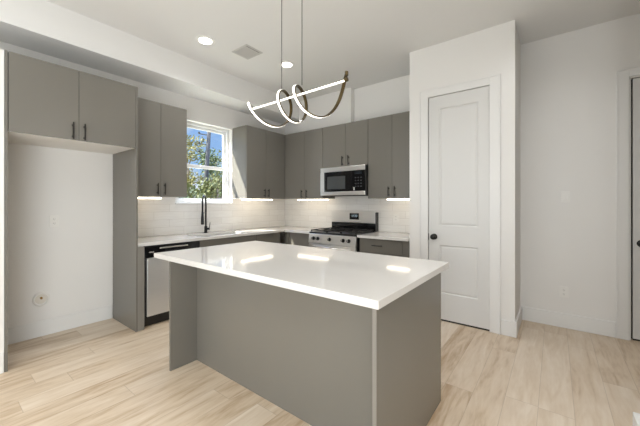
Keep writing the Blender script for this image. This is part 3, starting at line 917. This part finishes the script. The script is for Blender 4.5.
vt = thing('ceiling_vent', 'square white slatted air vent between the two recessed ceiling lights', 'vent', (1.144, -1.82, ZC))
vx0, vx1, vy0, vy1 = 1.005, 1.285, -1.945, -1.695
link('frame', cells(nb(), [vx0, vx0 + 0.025, vx1 - 0.025, vx1], [vy0, vy0 + 0.025, vy1 - 0.025, vy1], lambda i, j: not (i == 1 and j == 1), ZC - 0.007, ZC, 'uvw'), M['grille'], vt, bevel=0.002)
link('backing', box(nb(), vx0 + 0.025, vx1 - 0.025, vy0 + 0.025, vy1 - 0.025, ZC - 0.0012, ZC), M['dark_void'], vt)
for k in range(11):
    x = vx0 + 0.030 + k * 0.0195
    bm = nb()
    sgn = 1
    v = [bm.verts.new(p) for p in ((x, vy0 + 0.025, ZC - 0.009), (x + 0.014, vy0 + 0.025, ZC - 0.003), (x + 0.014, vy1 - 0.025, ZC - 0.003), (x, vy1 - 0.025, ZC - 0.009),
                                   (x + 0.001, vy0 + 0.025, ZC - 0.0075), (x + 0.015, vy0 + 0.025, ZC - 0.0015), (x + 0.015, vy1 - 0.025, ZC - 0.0015), (x + 0.001, vy1 - 0.025, ZC - 0.0075))]
    for f in ((0, 1, 2, 3), (4, 5, 6, 7), (0, 1, 5, 4), (1, 2, 6, 5), (2, 3, 7, 6), (3, 0, 4, 7)):
        bm.faces.new([v[i] for i in f])
    link('slat', bm, M['grille'], vt)

# ------------------------------------------------------------------ wall plates
def plate(name, label, cat, c, n, kind, y_off=0.0):
    """n: wall normal axis, 'x' = faces +X, 'y' = faces -Y"""
    c = Vector(c)
    t = thing(name, label, cat, c, 'wall plates')
    def bx(bm, a0, a1, d0, d1, z0, z1):
        if n == 'x':
            box(bm, c.x + d0, c.x + d1, c.y + a0, c.y + a1, c.z + z0, c.z + z1)
        else:
            box(bm, c.x + a0, c.x + a1, c.y - d1, c.y - d0, c.z + z0, c.z + z1)
        return bm
    link('cover_plate', bx(nb(), -0.037, 0.037, 0.0003, 0.006, -0.06, 0.06), M['plate'], t, bevel=0.002)
    if kind == 'outlet':
        for z in (-0.022, 0.022):
            s = link('socket', bx(nb(), -0.017, 0.017, 0.0061, 0.008, z - 0.015, z + 0.015), M['plate'], t, bevel=0.001)
            bm = nb()
            bx(bm, -0.008, -0.005, 0.0081, 0.0084, z - 0.004, z + 0.007)
            bx(bm, 0.005, 0.008, 0.0081, 0.0084, z - 0.004, z + 0.007)
            bx(bm, -0.002, 0.002, 0.0081, 0.0084, z - 0.011, z - 0.007)
            link('slots', bm, M['slot_grey'], s)
    elif kind == 'switch':
        link('rocker', bx(nb(), -0.017, 0.017, 0.0061, 0.0095, -0.033, 0.033), M['plate'], t, bevel=0.002)
    return t
plate('wall_outlet', 'white outlet plate high on the wall inside the fridge recess', 'outlet', (0, -3.383, 1.15), 'x', 'outlet')
plate('wall_outlet', 'white outlet plate low on the hall wall near the floor', 'outlet', (4.163, 0, 0.381), 'y', 'outlet')
plate('light_switch', 'white light switch on the hall wall beside the far right door', 'light switch', (4.175, 0, 1.402), 'y', 'switch')
plate('wall_outlet', 'white outlet plate on the tiled splashback right of the range', 'outlet', (2.255, -0.008, 1.125), 'y', 'outlet')
# recessed ice-maker water box
wb = thing('water_supply_box', 'round white recessed water supply box low in the fridge recess', 'water box', (0, -3.484, 0.372))
wc = Vector((0, -3.484, 0.372))
bm = nb()
segs = 28
def ring(r, x):
    return [bm.verts.new(wc + Vector((x, r * math.cos(2 * math.pi * k / segs), r * 1.12 * math.sin(2 * math.pi * k / segs)))) for k in range(segs)]
rr = [ring(0.066, 0.0005), ring(0.062, 0.010), ring(0.052, 0.016), ring(0.048, 0.014), ring(0.047, 0.002)]
for a, b_ in zip(rr, rr[1:]):
    for k in range(segs):
        bm.faces.new([a[k], a[(k + 1) % segs], b_[(k + 1) % segs], b_[k]])
link('collar', bm, M['plate'], wb)
link('cavity', lathe(nb(), wc + Vector((0.0006, 0, 0)), (1, 0, 0), [(0.0465, 0), (0.0465, 0.0012)]), mat('box_cavity', srgb(222, 216, 204), 0.6), wb)
bm = nb()
cyl(bm, wc + Vector((0.002, 0, 0.014)), wc + Vector((0.022, 0, 0.014)), 0.010, seg=12)
box(bm, 0.018, 0.024, wc.y - 0.006, wc.y + 0.006, wc.z + 0.002, wc.z + 0.026)
link('valve', bm, M['brass_pipe'], wb)

# ------------------------------------------------------------------ outside
struct('ground', box(nb(), -60, -0.17, -40, 50, -0.5, -0.35), M['grass'], 'dry lawn beyond the window', 'lawn')
random.seed(5)
def tree(name, label, x, y, h, spread, n_leaf, leaf_mat, low, size=0.22):
    g = -0.35
    t = thing(name, label, 'tree', (x, y, g), 'trees outside the window')
    bm = nb()
    tube(bm, [(x, y, g), (x + 0.1, y + 0.05, g + h * 0.35), (x - 0.05, y, g + h * 0.75)], [0.16, 0.11, 0.04], 8)
    tr = link('trunk', bm, M['bark'], t, smooth=True)
    bm = nb()
    blobs = []
    for k in range(9):
        a = random.uniform(0, 2 * math.pi)
        zf = random.uniform(low, 0.88)
        rr_ = spread * random.uniform(0.15, 0.75) * (1.15 - 0.5 * abs(zf - 0.5))
        c = Vector((x + rr_ * math.cos(a), y + rr_ * math.sin(a), g + h * zf))
        blobs.append((c, spread * random.uniform(0.32, 0.5)))
        tube(bm, [(x, y, g + h * max(0.15, zf - 0.3)), c], [0.05, 0.015], 6)
    link('branches', bm, M['bark'], t, smooth=True)
    bm = nb()
    for k in range(n_leaf):
        c, r_ = random.choice(blobs)
        v = Vector((random.gauss(0, 1), random.gauss(0, 1), random.gauss(0, 0.85)))
        v = v.normalized() * r_ * random.random() ** 0.45
        p = c + v
        q = Vector((random.uniform(-1, 1), random.uniform(-1, 1), random.uniform(-0.6, 1))).normalized()
        w = q.orthogonal().normalized()
        u = q.cross(w)
        s = size * random.uniform(0.5, 1.1)
        vs2 = [bm.verts.new(p + w * s * 0.5), bm.verts.new(p + u * s * 0.28 + q * s * .06), bm.verts.new(p - w * s * 0.5), bm.verts.new(p - u * s * 0.28 + q * s * .06)]
        bm.faces.new(vs2)
    link('foliage', bm, leaf_mat, t)
tree('leafy_tree', 'tall yellow-green tree left of the utility pole outside', -20.76, 9.49, 8.2, 2.1, 1700, M['leaf_c'], 0.35, 0.3)
tree('leafy_tree', 'tall green tree right of the utility pole outside', -17.04, 9.83, 6.9, 1.9, 1700, M['leaf_a'], 0.3, 0.28)
tree('leafy_bush', 'broad olive bush filling the lower left of the window view', -8.8, 2.29, 3.3, 1.25, 1900, M['leaf_b'], 0.1, 0.22)
tree('leafy_bush', 'low green bush in front of the utility pole outside', -6.63, 2.07, 1.8, 1.2, 1600, M['leaf_a'], 0.1, 0.18)
tree('leafy_bush', 'olive green bush in the lower right of the window view', -10.11, 5.32, 3.3, 1.5, 1900, M['leaf_b'], 0.1, 0.22)
tree('leafy_bush', 'wide green hedge bush low behind the front bushes outside', -13.2, 5.7, 2.5, 1.3, 1900, M['leaf_a'], 0.1, 0.26)
tree('leafy_bush', 'rounded bush at the right end of the row outside', -13.56, 9.35, 4.0, 1.4, 1700, M['leaf_c'], 0.1, 0.26)
tree('leafy_tree', 'tree hidden mostly by the wall cabinet left of the window', -17.72, 5.51, 6.2, 2.0, 1500, M['leaf_b'], 0.15, 0.28)
tree('leafy_tree', 'distant olive tree behind the right window edge', -22.22, 14.67, 7.5, 2.4, 1500, M['leaf_b'], 0.15, 0.32)
up = thing('utility_pole', 'grey wooden utility pole seen through the window', 'utility pole', (-15.9, 8.0, -0.35))
link('shaft', tube(nb(), [(-15.9, 8.0, -0.35), (-15.7, 8.35, 6.75)], [0.17, 0.13], 14), M['pole'], up, smooth=True)
bm = nb()
for z_ in (6.3, 5.6, 5.0):
    cyl(bm, (-15.72, 8.3, z_), (-15.95, 7.7, z_ + 0.04), 0.035, seg=8)
    sphere(bm, (-15.95, 7.7, z_ + 0.1), 0.08, u=8, v=6)
link('insulator_arm', bm, M['pole'], up)
hs = thing('neighbour_house', 'small pale house among the trees outside the window', 'house', (-27.05, 14.74, -0.35))
hx, hy = -3.05, 4.64
link('walls', box(nb(), hx - 26, hx - 22, hy + 8.4, hy + 11.8, -0.35, 2.6), M['siding'], hs)
bm = nb()
v = [bm.verts.new((p[0] + hx, p[1] + hy, p[2])) for p in ((-26.3, 8.1, 2.6), (-21.7, 8.1, 2.6), (-21.7, 12.1, 2.6), (-26.3, 12.1, 2.6), (-26.3, 10.1, 3.9), (-21.7, 10.1, 3.9))]
for f in ((0, 1, 5, 4), (2, 3, 4, 5), (1, 2, 5), (3, 0, 4), (0, 3, 2, 1)):
    bm.faces.new([v[i] for i in f])
link('roof', bm, M['roofing'], hs)
for y_ in (9.2, 10.6):
    link('house_window', box(nb(), hx - 22, hx - 21.96, hy + y_, hy + y_ + 0.7, 0.8, 1.9), M['smoked'], hs)
